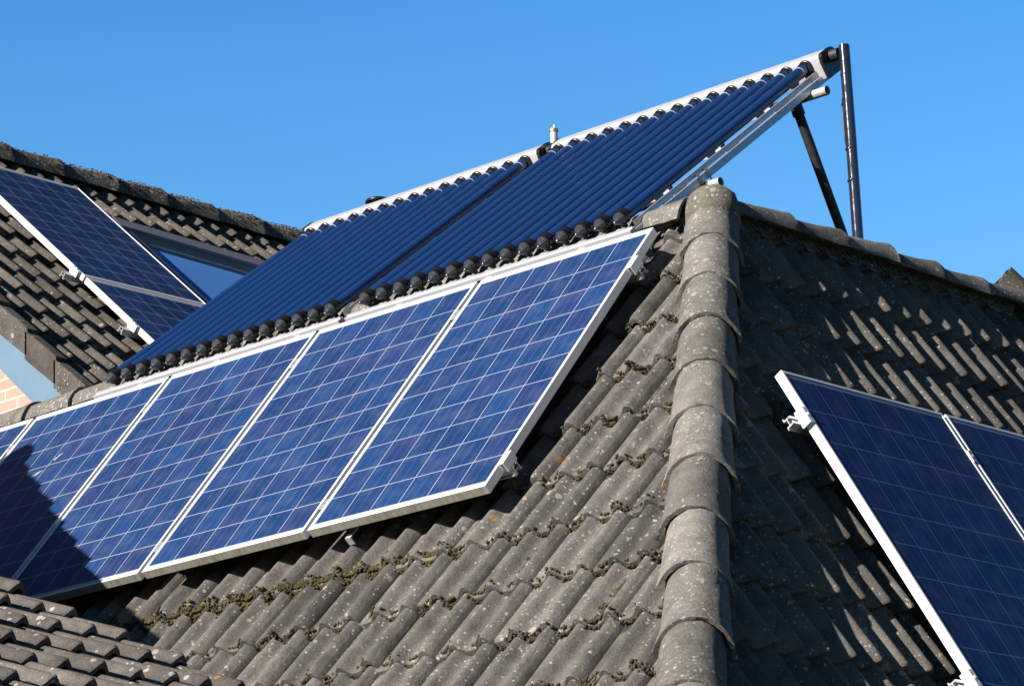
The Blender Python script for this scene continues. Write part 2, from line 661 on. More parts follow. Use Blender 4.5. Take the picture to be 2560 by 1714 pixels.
def cap_row(name, p, d, up, count, pitch, mat, parent, w0, w1, h0, h1, leg, seed=1, label=None):
    rnd = random.Random(seed)
    side = d.cross(up).normalized()
    res = []
    for k in range(count):
        bm = bmesh.new()
        lay = bm.verts.layers.float.new('tint')
        dd = (d + side * rnd.gauss(0, 0.008) + up * rnd.gauss(0, 0.006)).normalized()
        cap_tile(bm, p + d * (pitch * k) + side * rnd.gauss(0, 0.003) + up * rnd.gauss(0, 0.002) - d * 0.05, dd, side, up,
                 pitch + 0.05, w0, h0, w1, h1, leg, tint=min(1, max(0, rnd.gauss(0.5, 0.2))), lay=lay)
        for v in bm.verts:
            v.co += V3((rnd.gauss(0, 1), rnd.gauss(0, 1), rnd.gauss(0, 1))) * 0.0013
        bmesh.ops.recalc_face_normals(bm, faces=bm.faces[:])
        o = obj(name, bm, mat, parent)
        autosmooth(o, 48)
        res.append(o)
    return res


# ================================================================ calibrated frames
U, Vv, Z = V3((1, 0, 0)), V3((0, 1, 0)), V3((0, 0, 1))
pA, pB = 0.8647131937058755, 1.024170671375099
OA = W((-8.435948937135084, 10.024201831532842, 4.127500131495288))      # top right cell corner of the nearest front panel
OB = W((-7.518808587992651, 9.72478513069261, 3.2640628933548212))       # top left cell corner of the first side panel
upA, nA = V3((0, math.cos(pA), math.sin(pA))), V3((0, -math.sin(pA), math.cos(pA)))
upB, nB = V3((-math.cos(pB), 0, math.sin(pB))), V3((math.sin(pB), 0, math.cos(pB)))
dA, dB = 0.1037, 0.130
oA, oB = OA - nA * dA, OB - nB * dB
RIDGE = V3((-8.301, 10.308, 4.300 + H0))                                 # where both ridges and the hip meet
hip = nA.cross(nB).normalized()                                         # points up
hip_dn = -hip

ground_bm = bmesh.new()
for x, y in ((-400, -400), (400, -400), (400, 400), (-400, 400)):
    ground_bm.verts.new((x, y, 0))
ground_bm.faces.new(ground_bm.verts[:])
tag(obj('ground', ground_bm, M['ground']), kind='structure')


def quad(bm, pts):
    return bm.faces.new([bm.verts.new(p) for p in pts])


def slab(name, pts, n, th, mat, parent):
    """thin closed slab below the polygon pts (normal n up)"""
    bm = bmesh.new()
    top = [bm.verts.new(p) for p in pts]
    bot = [bm.verts.new(p - n * th) for p in pts]
    bm.faces.new(top)
    bm.faces.new(bot[::-1])
    k = len(pts)
    for i in range(k):
        bm.faces.new((top[i], bot[i], bot[(i + 1) % k], top[(i + 1) % k]))
    bmesh.ops.recalc_face_normals(bm, faces=bm.faces[:])
    return obj(name, bm, mat, parent)


# ================================================================ main house (front slope A, side slope B)
house = empty('tiled_house', V3((-9, 10.3, 0)), 'brown tiled house with long rounded hip facing the camera and panels on both slopes', 'house')
hipside = Vv * 0 + hip.cross(Z).normalized()                            # horizontal, across the hip
clip_hipA = (RIDGE, V3((hipside.x, hipside.y, 0)) * (1 if hipside.dot(U) > 0 else -1))
clip_hipB = (RIDGE, -clip_hipA[1])
gA, gB = 0.32550, 0.31717
yA0 = -1.4584
frontslope = tile_field('roof_slope', oA, U, upA, nA, 0.3843, -21, 7, yA0, gA, -8, 6, M['tile_front'], house,
                        clips=(clip_hipA, (oA + upA * 0.300, upA), (V3((-13.9, 0, 0)), -U)), seed=3)
sideslope = tile_field('roof_slope', oB, Vv, upB, nB, 1.5051, -24, 16, 0.885, gB, -13, 2, M['tile_front'], house,
                       clips=(clip_hipB, (oB + upB * 1.262, upB)), seed=4, jit=0.6)
frontslope['label'] = 'sunlit front roof slope with moss between the courses'
sideslope['label'] = 'shaded side roof slope'
tA = tan_pA = math.tan(pA)
tB = math.tan(pB)
# far end of the side slope: a second hip falls to the right
END = V3((RIDGE.x, 12.62, RIDGE.z))
hip2 = V3((-hip.x, hip.y, -hip.z))                                      # down, +u, +v
bm = bmesh.new()
bm.from_mesh(sideslope.data)
n2 = hip2.cross(Z).normalized()
n2 = n2 if n2.dot(Vv) > 0 else -n2
bmesh.ops.bisect_plane(bm, geom=bm.verts[:] + bm.edges[:] + bm.faces[:], dist=1e-5, plane_co=END, plane_no=n2, clear_outer=True)
bm.to_mesh(sideslope.data)
bm.free()
# underlay and hidden slopes
zb = RIDGE.z
uA = lambda x, b: oA + U * (x - oA.x) + upA * b - nA * 0.085
slab('roof_deck', [uA(-13.9, -4.0), uA(-6.45, -4.0), RIDGE - nA * 0.085 - U * 0.03, V3((-13.9, RIDGE.y, RIDGE.z)) - nA * 0.085], nA, 0.04, M['under'], house)
e0 = RIDGE + hip_dn * ((RIDGE.z - 2.35) / hip.z)
e1 = END + hip2 * ((END.z - 2.35) / hip.z)
slab('roof_deck', [RIDGE - nB * 0.085, e0 - nB * 0.085, e1 - nB * 0.085, END - nB * 0.085], nB, 0.04, M['under'], house)
nAb = V3((0, math.sin(pA), math.cos(pA)))
nBb = V3((-math.sin(pB), 0, math.cos(pB)))
dpt = 2.2
slab('rear_slope', [RIDGE, RIDGE + V3((-5.6, 0, 0)), RIDGE + V3((-5.6, dpt, -dpt * tA)), RIDGE + V3((0, dpt, -dpt * tA))], nAb, 0.03, M['tile_front'], house)
slab('rear_slope', [RIDGE, RIDGE + V3((-1.5, 0, -1.5 * tB)), END + V3((-1.5, 0, -1.5 * tB)), END], nBb, 0.03, M['tile_front'], house)
slab('rear_slope', [END, e1, END + V3((-1.5, 2.0, -2.0 * tA))], V3((0, math.sin(pA), math.cos(pA))), 0.03, M['tile_front'], house)
# walls
bm = bmesh.new()
lbox(bm, -13.7, -6.5, 7.85, 12.2, 0, 2.55)
lbox(bm, -9.3, -6.55, 8.2, 14.2, 0, 2.45)
obj('wall', bm, M['brick'], house)

# hip tiles
hup = (nA + nB).normalized()
hup = (hup - hip * hup.dot(hip)).normalized()
hp = 0.362
hp0 = RIDGE + hip_dn * 0.02
hips = cap_row('hip_tile', hp0 - hup * 0.015, hip_dn, hup, 11, hp, M['cap'], house, 0.110, 0.130, 0.050, 0.063, 0.085, seed=5)
# ridge tiles: front ridge towards -u, side ridge towards +v
cap_row('ridge_tile', RIDGE + V3((-5.53, 0, -0.012)), U, Z, 15, 0.362, M['cap'], house, 0.100, 0.116, 0.036, 0.050, 0.062, seed=6)
cap_row('ridge_tile', RIDGE + V3((0, 0.10, -0.012)), Vv, Z, 7, 0.358, M['cap'], house, 0.070, 0.086, 0.034, 0.054, 0.042, seed=7)
hup2 = (nB + V3((0, math.sin(pA), math.cos(pA)))).normalized()
hup2 = (hup2 - hip2 * hup2.dot(hip2)).normalized()
cap_row('hip_tile', END - hip2 * 0.12 - hup2 * 0.005, hip2, hup2, 7, hp, M['cap_rear'], house, 0.112, 0.135, 0.060, 0.075, 0.085, seed=8)
# mortar bed where the three meet
bm = bmesh.new()
lathe(bm, RIDGE - Z * 0.12 - U * 0.01, Z, [(0, 0.12), (0.09, 0.115), (0.14, 0.10), (0.170, 0.065), (0.183, 0.02)], 18)
mo = obj('ridge_mortar', bm, M['mortar'], house, True)


def comb(name, p, er, eu, n, x0, count, y_top, length, parent):
    """fluted comb strips closing the troughs under the ridge tiles"""
    bm = bmesh.new()
    for i in range(count):
        for k in range(9):
            x = x0 + 0.15 * i + 0.018 + k * 0.0135
            z = profile((k - 4) * 0.0135 + 0.15) * 0.8
            c = p + er * (x) + eu * (y_top - length / 2) + n * (-HP + z * 0.9 + 0.004)
            bx(bm, c, er * 0.0046, (eu - n * 0.15) * (length / 2), n * 0.002)
    # the strip all teeth hang from
    bx(bm, p + er * (x0 + 0.075 * count) + eu * (y_top + 0.004) + n * (-HP + 0.012), er * (0.075 * count), eu * 0.010, n * 0.020)
    return obj(name, bm, M['comb'], parent)


comb('ridge_comb', oB, Vv, upB, nB, 1.5051 - 0.15 * 6 - 0.072, 14, 1.262, 0.075, house)
comb('ridge_comb', oA, U, upA, nA, 0.3843 - 0.15 * 40 - 0.072, 39, 0.262, 0.075, house)


# ================================================================ solar panels
def panel_meshes(c, dirty_sunlit):
    hw, hh = 3 * c + 0.0168, 5 * c + 0.0335
    T = 0.037
    lip, lipy = 0.0125, 0.0135
    bm = bmesh.new()
    uvl = bm.loops.layers.uv.new('UVMap')
    vs = [bm.verts.new((x, y, 0)) for x, y in ((-hw + 0.008, -hh + 0.008), (hw - 0.008, -hh + 0.008), (hw - 0.008, hh - 0.008), (-hw + 0.008, hh - 0.008))]
    f = bm.faces.new(vs)
    for lp in f.loops:
        lp[uvl].uv = ((lp.vert.co.x + 3 * c) / c, (lp.vert.co.y + 5 * c) / c)
    me_g = bpy.data.meshes.new('glass')
    bm.to_mesh(me_g)
    bm.free()
    me_g.materials.append(M['cells'] if dirty_sunlit else M['cells_shaded'])  # sunlit cells, otherwise the copy with shade painted in
    # frame: four bars
    bm = bmesh.new()
    lbox(bm, -hw, -hw + lip, -hh, hh, -T, 0.0025, 0.0012)
    lbox(bm, hw - lip, hw, -hh, hh, -T, 0.0025, 0.0012)
    lbox(bm, -hw + lip, hw - lip, hh - lipy, hh, -T, 0.0025, 0.0012)
    lbox(bm, -hw + lip, hw - lip, -hh, -hh + lipy, -T, 0.0025, 0.0012)
    # groove along top and bottom bars
    for f in bm.faces:
        if f.normal.y < -0.9 and f.calc_center_median().y < -hh + 0.003:
            f.material_index = 1
    me_f = bpy.data.meshes.new('frame')
    bm.normal_update()
    for f in bm.faces:
        if f.normal.y < -0.9 and f.calc_center_median().y < -hh + 0.003:
            f.material_index = 1
    bm.to_mesh(me_f)
    bm.free()
    me_f.materials.append(M['alu'])
    me_f.materials.append(M['alu_dirty'] if dirty_sunlit else M['alu'])
    bm = bmesh.new()
    lbox(bm, -hw + 0.013, hw - 0.013, -hh + 0.014, hh - 0.014, -0.008, -0.004)
    me_b = bpy.data.meshes.new('backsheet')
    bm.to_mesh(me_b)
    bm.free()
    me_b.materials.append(M['black_plate'])  # shade put into the colour: white sheet turned black against bounced light
    return me_g, me_f, me_b


def child(name, me, parent):
    o = bpy.data.objects.new(name, me)
    COL.objects.link(o)
    o.parent = parent
    return o


def make_panel(mw, meshes, label, group):
    r = empty('solar_panel', mw, label, 'solar panel', group)
    for nm, me in zip(('glass', 'frame', 'backsheet'), meshes):
        child(nm, me, r)
    return r


cA, cB = 0.159, 0.16843
D = 1.0153
mA = panel_meshes(cA, True)
labsA = ['blue solar panel nearest the rounded hip, its right edge and two clamps exposed',
         'blue solar panel second from the rounded hip, fully sunlit',
         'blue solar panel third from the rounded hip, its lower left corner in stepped shadow',
         'blue solar panel with bird droppings, half covered by the stepped shadow',
         'blue solar panel cut by the left picture edge, above the lower roof']
for k in range(5):
    o = OA - U * (3 * cA + D * k) - upA * (5 * cA)
    pnl = make_panel(frame_matrix(o, U, upA, nA), mA, labsA[k], 'solar panels in a row on the front slope')
    if k == 3:
        rd = random.Random(5)
        for (xa_, ya_), (xb_, yb_), wd, cn in (((-3.4794, -0.4064), (-3.5023, -0.4412), 0.008, 26), ((-3.5497, -0.5161), (-3.5827, -0.5420), 0.010, 40)):
            bm = bmesh.new()
            for q in range(cn):
                t_ = rd.random()
                c_ = OA + U * (xa_ + (xb_ - xa_) * t_ + rd.gauss(0, wd * 0.6)) + upA * (ya_ + (yb_ - ya_) * t_ + rd.gauss(0, wd * 0.5)) + nA * 0.0006
                r_ = rd.uniform(0.002, 0.007)
                pts_ = [bm.verts.new(c_ + (U * math.cos(a_) + upA * math.sin(a_)) * r_ * rd.uniform(0.6, 1.3)) for a_ in [math.pi * 2 * m_ / 7 for m_ in range(7)]]
                top_ = bm.verts.new(c_ + nA * 0.0015)
                for m_ in range(7):
                    bm.faces.new((pts_[m_], pts_[(m_ + 1) % 7], top_))
            obj('bird_dropping', bm, M['lichen_white'], pnl)
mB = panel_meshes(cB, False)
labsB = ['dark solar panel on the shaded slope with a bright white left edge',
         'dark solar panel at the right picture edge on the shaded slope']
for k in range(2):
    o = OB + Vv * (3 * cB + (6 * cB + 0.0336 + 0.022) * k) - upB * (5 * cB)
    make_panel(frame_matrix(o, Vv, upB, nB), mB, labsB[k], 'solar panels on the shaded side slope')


# rails with clamps -------------------------------------------------------------
def rail(name, p, d, eu, n, length, label, group, clamps=(), ends=()):
    """aluminium mounting rail starting at p; clamps: (x, kind)"""
    r = empty(name, frame_matrix(p, d, eu, n), label, 'mounting rail', group)
    bm = bmesh.new()
    lbox(bm, 0, length, -0.019, -0.013, -0.036, 0.0)           # two webs, a floor, lips: an open channel section
    lbox(bm, 0, length, 0.013, 0.019, -0.036, 0.0)
    lbox(bm, 0.001, length - 0.001, -0.013, 0.013, -0.022, -0.018)
    lbox(bm, 0, length, -0.013, -0.006, -0.004, -0.0005)
    lbox(bm, 0, length, 0.006, 0.013, -0.004, -0.0005)
    lbox(bm, 0, length, -0.028, -0.019, -0.036, -0.032)
    lbox(bm, 0, length, 0.019, 0.028, -0.036, -0.032)
    obj('channel', bm, M['rail'], r, world_mesh=False)
    for x, kind in clamps:
        bm = bmesh.new()
        if kind == 'mid':
            lbox(bm, x - 0.013, x + 0.013, -0.032, 0.032, 0.0375, 0.0425, 0.001)
            lathe(bm, (x, 0, 0.0425), (0, 0, 1), [(0, 0.0065), (0.005, 0.0065), (0.006, 0.004)], 8)
            lbox(bm, x - 0.004, x + 0.004, -0.01, 0.01, 0.001, 0.0375)
        else:
            s = 1 if kind == 'right' else -1
            lbox(bm, min(x - s * 0.008, x + s * 0.020), max(x - s * 0.008, x + s * 0.020), -0.04, 0.04, 0.0375, 0.042, 0.001)
            lbox(bm, min(x + s * 0.001, x + s * 0.005), max(x + s * 0.001, x + s * 0.005), -0.04, 0.04, 0.004, 0.0375, 0.0008)
            lbox(bm, min(x + s * 0.020, x + s * 0.0245), max(x + s * 0.020, x + s * 0.0245), -0.04, 0.04, -0.002, 0.042, 0.0008)
            lathe(bm, (x + s * 0.012, 0, 0.042), (0, 0, 1), [(0, 0.0065), (0.005, 0.0065), (0.006, 0.004)], 8)
        obj('clamp', bm, M['rail' if kind == 'mid' else 'alu'], r, world_mesh=False)
    for x in ends:                                             # roof hooks
        bm = bmesh.new()
        lbox(bm, x - 0.016, x + 0.016, -0.16, 0.015, -0.046, -0.040)
        lbox(bm, x - 0.016, x + 0.016, -0.166, -0.160, -0.075, -0.040)
        obj('roof_hook', bm, M['zinc'], r, world_mesh=False)
    return r


for b, lab in ((-0.211, 'upper aluminium rail under the row of front panels'), (-1.460, 'lower aluminium rail under the row of front panels')):
    x_l = -5.2
    p = OA + U * x_l + upA * b - nA * 0.0375
    cl = [(0.0168 - x_l, 'right')] + [(-6 * cA - 0.0306 - D * k - x_l, 'mid') for k in range(4)]
    rail('mounting_rail', p, U, upA, nA, 0.050 - x_l, lab, 'aluminium rails under the solar panels', cl, [-0.80 - x_l, -2.62 - x_l, -4.4 - x_l])
for b, lab in ((-0.205, 'upper rail under the dark side panels, its end poking out by the clamp'), (-1.50, 'lower rail under the dark side panels near the bottom picture edge')):
    p = OB - Vv * 0.085 + upB * b - nB * 0.0375
    cl = [(0.085 - 0.0168, 'left'), (0.085 + 6 * cB + 0.028, 'mid')]
    rail('mounting_rail', p, Vv, upB, nB, 2.25, lab, 'aluminium rails under the solar panels', cl, [0.35, 1.3])

# ================================================================ tube collectors
qS = rad(36.687)
tS, nS = V3((0, math.cos(qS), math.sin(qS))), V3((0, -math.sin(qS), math.cos(qS)))
OS = W((-10.2095, 10.1276, 4.2693))
LT = 1.685


def tube_meshes():
    res = {}
    bm = bmesh.new()
    lathe(bm, (0, 0.03, 0), (0, 1, 0), [(0, 0.0285), (LT - 0.075, 0.0285), (LT - 0.05, 0.027), (LT + 0.02, 0.026)], 20)
    res['tube'] = (bm, M['tube'])
    bm = bmesh.new()                       # rubber cup with a ribbed rim and a cone
    lathe(bm, (0, -0.050, 0), (0, 1, 0), [(0, 0.004), (0.003, 0.0075), (0.010, 0.0085), (0.014, 0.011), (0.042, 0.0300), (0.0445, 0.0312)], 20)
    lathe(bm, (0, -0.050, 0), (0, 1, 0), [(0.0445, 0.0330), (0.048, 0.0345), (0.053, 0.0345), (0.056, 0.0330), (0.072, 0.0325), (0.075, 0.0335),
                                          (0.080, 0.0335), (0.083, 0.0320), (0.094, 0.0310), (0.096, 0.0288)], 20, mi=1)
    for k in range(6):                     # moulded ribs on the cone
        a = math.pi * 2 * k / 6 + 0.3
        e = V3((math.cos(a), 0, math.sin(a)))
        bx(bm, e * 0.0195 + V3((0, -0.0225, 0)), e * 0.0110 + V3((0, 0.0165, 0)), V3((-e.z, 0, e.x)) * 0.0012, e * 0.0012 + V3((0, -0.0012, 0)))
    res['end_cap'] = (bm, M['rubber'])
    bm = bmesh.new()
    lathe(bm, (0, LT - 0.052, 0), (0, 1, 0), [(0, 0.0275), (0.001, 0.0300), (0.005, 0.0300), (0.006, 0.0275)], 20, False, False)
    res['seal_ring'] = (bm, M['seal_glass'])
    bm = bmesh.new()                       # holder: spring ring with a foot beside the tube
    lbox(bm, -0.045, -0.029, -0.007, 0.007, -0.055, 0.004)
    res['tube_holder'] = (bm, M['black_plate'])
    bm = bmesh.new()                       # seat between cap and bottom rail
    lbox(bm, -0.008, 0.008, 0.0, 0.02, -0.046, -0.033)
    res['cap_seat'] = (bm, M['black_plate'])
    bm = bmesh.new()
    lathe(bm, (0, LT - 0.008, 0), (0, 1, 0), [(0, 0.0290), (0.0, 0.0335), (0.018, 0.0345), (0.021, 0.0375), (0.03, 0.0375)], 20)
    res['grommet'] = (bm, M['black_plate'])
    return res


TM = {}
for nm, (bm_, m_) in tube_meshes().items():
    me_ = bpy.data.meshes.new(nm)
    bm_.normal_update()
    bm_.to_mesh(me_)
    bm_.free()
    me_.materials.append(m_)
    if nm == 'end_cap':
        me_.materials.append(M['black_plate'])
    TM[nm] = me_
for nm, me_ in TM.items():
    t_ = bpy.data.objects.new('t', me_)
    autosmooth(t_, 30)
    bpy.data.objects.remove(t_)


def header_bm(x0, x1):
    """manifold box: rounded top edges, extruded along x"""
    y0, y1, z0, z1 = LT + 0.018, LT + 0.140, -0.075, 0.038
    pr = [(y0, z0), (y0, z1 - 0.036), (y0 + 0.004, z1 - 0.022)]
    for k in range(7):
        a = math.pi - math.pi * 0.5 * k / 6
        pr.append((y0 + 0.026 + 0.022 * math.cos(a), z1 - 0.022 + 0.022 * math.sin(a)))
    for k in range(7):
        a = math.pi * 0.5 - math.pi * 0.5 * k / 6
        pr.append((y1 - 0.035 + 0.035 * math.cos(a), z1 - 0.035 + 0.035 * math.sin(a)))
    pr.append((y1, z0))
    bm = bmesh.new()
    a = [bm.verts.new((x0, y, z)) for y, z in pr]
    b = [bm.verts.new((x1, y, z)) for y, z in pr]
    n = len(pr)
    for k in range(n):
        bm.faces.new((a[k], a[(k + 1) % n], b[(k + 1) % n], b[k]))
    bm.faces.new(a[::-1])
    bm.faces.new(b)
    bmesh.ops.recalc_face_normals(bm, faces=bm.faces[:])
    return bm


def make_collector(x_off, label, right):
    r = empty('tube_collector', frame_matrix(OS + U * x_off, U, tS, nS), label, 'solar collector', 'tube collectors above the front ridge')
    for k in range(15):
        t = child('tube', TM['tube'], r)
        t.location = (0.11 * k, 0, 0)
        child('end_cap', TM['end_cap'], t)
        child('seal_ring', TM['seal_ring'], t)
        child('grommet', TM['grommet'], t)
        child('cap_seat', TM['cap_seat'], t)
        for y_ in (0.45, 0.92, 1.38):
            child('tube_holder', TM['tube_holder'], t).location = (0, y_, 0)
    xl, xr = -0.045, 1.585
    hd = obj('manifold', header_bm(xl, xr + 0.04), M['white'], r, world_mesh=False)
    autosmooth(hd, 40)
    for s, x0 in ((-1, xl - 0.018), (1, xr + 0.04)):
        bm = header_bm(x0 + 0.0005, x0 + 0.0185)
        for v in bm.verts:
            v.co.y = LT + 0.09 + (v.co.y - LT - 0.09) * 1.08
            v.co.z = -0.006 + (v.co.z + 0.006) * 1.08
        e = obj('manifold_end', bm, M['black_plate'], r, world_mesh=False)
        bm = bmesh.new()
        xs = x0 + (0.0185 if s > 0 else 0)
        lathe(bm, (xs, LT + 0.095, 0.0), (s, 0, 0), [(0, 0.030), (0.004, 0.030), (0.045, 0.027)], 16)
        st = obj('pipe_stub', bm, M['black_steel'], r, world_mesh=False)
        autosmooth(st, 40)
    bm = bmesh.new()                                           # bottom rail with the tube seats
    lbox(bm, xl - 0.05, xr + 0.045, -0.086, -0.044, -0.056, -0.038, 0.002)
    lbox(bm, xl - 0.05, xr + 0.045, -0.062, -0.058, -0.038, -0.031)
    for k in range(15):
        lbox(bm, 0.11 * k - 0.022, 0.11 * k + 0.022, -0.050, -0.020, -0.042, -0.035, 0.001)
    for x in (0.25, 0.80, 1.35):
        lbox(bm, x - 0.018, x + 0.018, -0.112, -0.070, -0.066, -0.052, 0.001)
    obj('bottom_rail', bm, M['white'], r, world_mesh=False)
    for x in ((xl - 0.012, xr + 0.006)):
        bm = bmesh.new()
        lbox(bm, x - 0.006, x + 0.006, -0.095, LT + 0.15, -0.094, -0.058, 0.002)
        obj('side_rail', bm, M['rail'], r, world_mesh=False)
    bm = bmesh.new()
    lbox(bm, xr - 0.012, xr - 0.004, 0.02, LT + 0.02, -0.034, -0.031)
    lbox(bm, xr - 0.004, xr - 0.002, 0.02, LT + 0.02, -0.056, -0.031)
    obj('edge_strip', bm, M['rail'], r, world_mesh=False)
    for y in (0.45, 0.92, 1.38):
        bm = bmesh.new()
        lbox(bm, xl + 0.004, xr - 0.006, y - 0.018, y + 0.018, -0.078, -0.055)
        obj('cross_rail', bm, M['alu'], r, world_mesh=False)
    return r


make_collector(0.0, 'right tube collector with dark blue glass tubes, its corner rising beside the black pipes', True)
make_collector(-1.766, 'left tube collector with dark blue glass tubes, in front of the roof window', False)

# air vent between both manifolds
av = empty('air_vent', OS - U * 0.088 + tS * (LT + 0.095) - Z * 0.062, 'small brass and white air vent standing between the two collector manifolds', 'valve')
base = OS - U * 0.088 + tS * (LT + 0.095) - Z * 0.062
bm = bmesh.new()
lathe(bm, base, Z, [(0, 0.012), (0.085, 0.012)], 12)
lathe(bm, base, Z, [(0.085, 0.021), (0.097, 0.021)], 12)
lathe(bm, base, Z, [(0.150, 0.022), (0.157, 0.024), (0.166, 0.022), (0.172, 0.013)], 12)
lathe(bm, base + U * 0.004, Z, [(0.172, 0.006), (0.186, 0.005)], 8)
autosmooth(obj('brass_fitting', bm, M['brass'], av), 35)
bm = bmesh.new()
lathe(bm, base, Z, [(0.097, 0.019), (0.150, 0.019)], 14)
autosmooth(obj('body', bm, M['white'], av), 35)

# stand: black tube frame below the right collector
PSx = OS.x + 1.54 + 0.03
st = empty('collector_stand', W((-8.80, 11.97, 4.55)), 'black steel stand leg with a short grey capped tube under the right collector', 'stand')
cb_c = W((-8.72, 11.462, 5.133))
bm = bmesh.new()
tube_path(bm, [cb_c - U * 2.9, cb_c + U * 0.075], 0.0215, 16)
obj('crossbar', bm, M['black_steel'], st, True)
autosmooth(st.children[-1] if len(st.children) else COL.objects[-1], 40)
bm = bmesh.new()
a_ = cb_c + U * 0.075
lathe(bm, a_, U, [(0, 0.0218), (0.112, 0.0218), (0.112, 0.0185), (0.03, 0.0185)], 18, False, True)
autosmooth(obj('grey_tube_end', bm, M['zinc'], st), 40)
lo_c = OS + U * 1.50 + tS * 0.575 - nS * 0.117
bm = bmesh.new()
tube_path(bm, [lo_c - U * 3.0, lo_c + U * 0.055], 0.0205, 16)
autosmooth(obj('crossbar', bm, M['black_steel'], st), 40)
bm = bmesh.new()
lathe(bm, lo_c + U * 0.055, U, [(0, 0.0208), (0.115, 0.0208), (0.115, 0.0175), (0.03, 0.0175)], 18, False, True)
autosmooth(obj('grey_tube_end', bm, M['zinc'], st), 40)
for dy_ in (-0.035, 0.035):                     # U bolts that tie the side rail to the lower tube
    bm = bmesh.new()
    k0 = OS + U * 1.591 + tS * (0.575 + dy_)
    tube_path(bm, [k0 - nS * 0.05 - U * 0.012, k0 - nS * 0.052 + U * 0.012, k0 - nS * 0.098 + U * 0.012, k0 - nS * 0.145 + U * 0.008, k0 - nS * 0.147 - U * 0.012], 0.004, 6)
    obj('bolt_clamp', bm, M['black_steel'], st, True)
lt, lb = W((-8.790, 11.55, 5.16)), W((-8.81, 11.985, 4.40))
bm = bmesh.new()
tube_path(bm, [lt, lb], 0.0235, 16)
autosmooth(obj('leg', bm, M['black_steel'], st), 40)
bm = bmesh.new()
lathe(bm, lt - (lb - lt).normalized() * 0.03, lb - lt, [(0, 0.030), (0.09, 0.030), (0.092, 0.024)], 16)
autosmooth(obj('tee_coupling', bm, M['black_steel'], st), 40)

# insulated pipe
pp = empty('insulated_pipe', W((-8.545, 11.60, 4.40)), 'glossy black insulated pipe dropping from the collector corner to behind the ridge', 'pipe')
hc = OS + U * (1.585 + 0.04 + 0.018) + tS * (LT + 0.095)
bm = bmesh.new()
pt = V3((hc.x + 0.075, hc.y, hc.z))
tube_path(bm, [hc + U * 0.02, hc + U * 0.045], 0.0265, 16)
obj('elbow_sleeve', bm, M['black_steel'], pp, True)
bm = bmesh.new()
tube_path(bm, [pt + V3((-0.001, 0, 0.030)), pt + V3((0.0, 0.0, 0.0)), pt + V3((0.001, 0, -0.05)), pt + V3((0.003, 0.002, -0.45)), pt + V3((0.004, 0.004, -0.95))], 0.0255, 16)
jk = obj('jacket', bm, M['foil'], pp)
autosmooth(jk, 60)
bm = bmesh.new()
for z_ in (0.045, 0.11, 0.47, 0.62):
    lathe(bm, pt - Z * z_, -Z, [(0, 0.0256), (0.001, 0.0264), (0.007, 0.0264), (0.008, 0.0256)], 16, False, False)
obj('tape_band', bm, M['foil'], pp, True)
bm = bmesh.new()
tube_path(bm, [pt + V3((-0.024, -0.004, -0.22)), pt + V3((-0.030, -0.006, -0.26)), pt + V3((-0.027, -0.006, -0.33)), pt + V3((-0.026, -0.006, -0.40)), pt + V3((-0.020, -0.005, -0.46))], 0.0035, 6)
obj('cable', bm, M['black_plate'], pp, True)

# ================================================================ rear house (slope C)
pC = rad(40.93)
Rb = W((-14.6614, 13.1723, 5.8204))
sk = -0.055
nC = V3((math.sin(pC), 0, math.cos(pC)))
upC0 = V3((-math.cos(pC), 0, math.sin(pC)))
vC = (Vv * math.cos(sk) + upC0 * math.sin(sk))
upC = (upC0 * math.cos(sk) - Vv * math.sin(sk))
oC = Rb - nC * 0.10
rear = empty('tiled_house', V3((-17, 14, 0)), 'rear house with a dark brown tiled roof, brick gable and pale blue bargeboard at left', 'house')


def pC_pt(y, up, off=0.0):
    """point on slope C given true v offset and up-slope distance"""
    return oC + Vv * y + upC0 * up + nC * off


ry = 0.4525 + 0.105
yC0 = 1.993 + 0.03
# tile coordinates are in the slightly skewed (vC, upC) axes
tile_field('roof_slope', oC, vC, upC, nC, 0.4525 - 0.115, -7, 11, yC0, 0.3165, -16, 2, M['tile_rear'], rear,
           clips=((pC_pt(-1.83, 0), -Vv), (pC_pt(0, 2.30) , upC)), seed=9, jit=1.5)
slab('roof_deck', [pC_pt(-1.83, -3.2, -0.09), pC_pt(3.4, -3.2, -0.09), pC_pt(3.4, 2.2, -0.09), pC_pt(-1.83, 2.33, -0.09)], nC, 0.05, M['under'], rear)
ap0, ap1 = pC_pt(-1.83, 2.40), pC_pt(3.4, 2.40 - 5.2 * 0.052)
nCb = V3((-math.sin(pC), 0, math.cos(pC)))
bk = V3((-math.cos(pC), 0, -math.sin(pC))) * 4.5
slab('rear_slope', [ap0, ap1, ap1 + bk, ap0 + bk], nCb, 0.05, M['tile_rear'], rear)
dC = (ap1 - ap0).normalized()
cap_row('ridge_tile', ap0 - dC * 0.1 - Z * 0.02, dC, (Z - dC * Z.dot(dC)).normalized(), 13, 0.437, M['cap_rear'], rear, 0.115, 0.135, 0.055, 0.078, 0.075, seed=10)
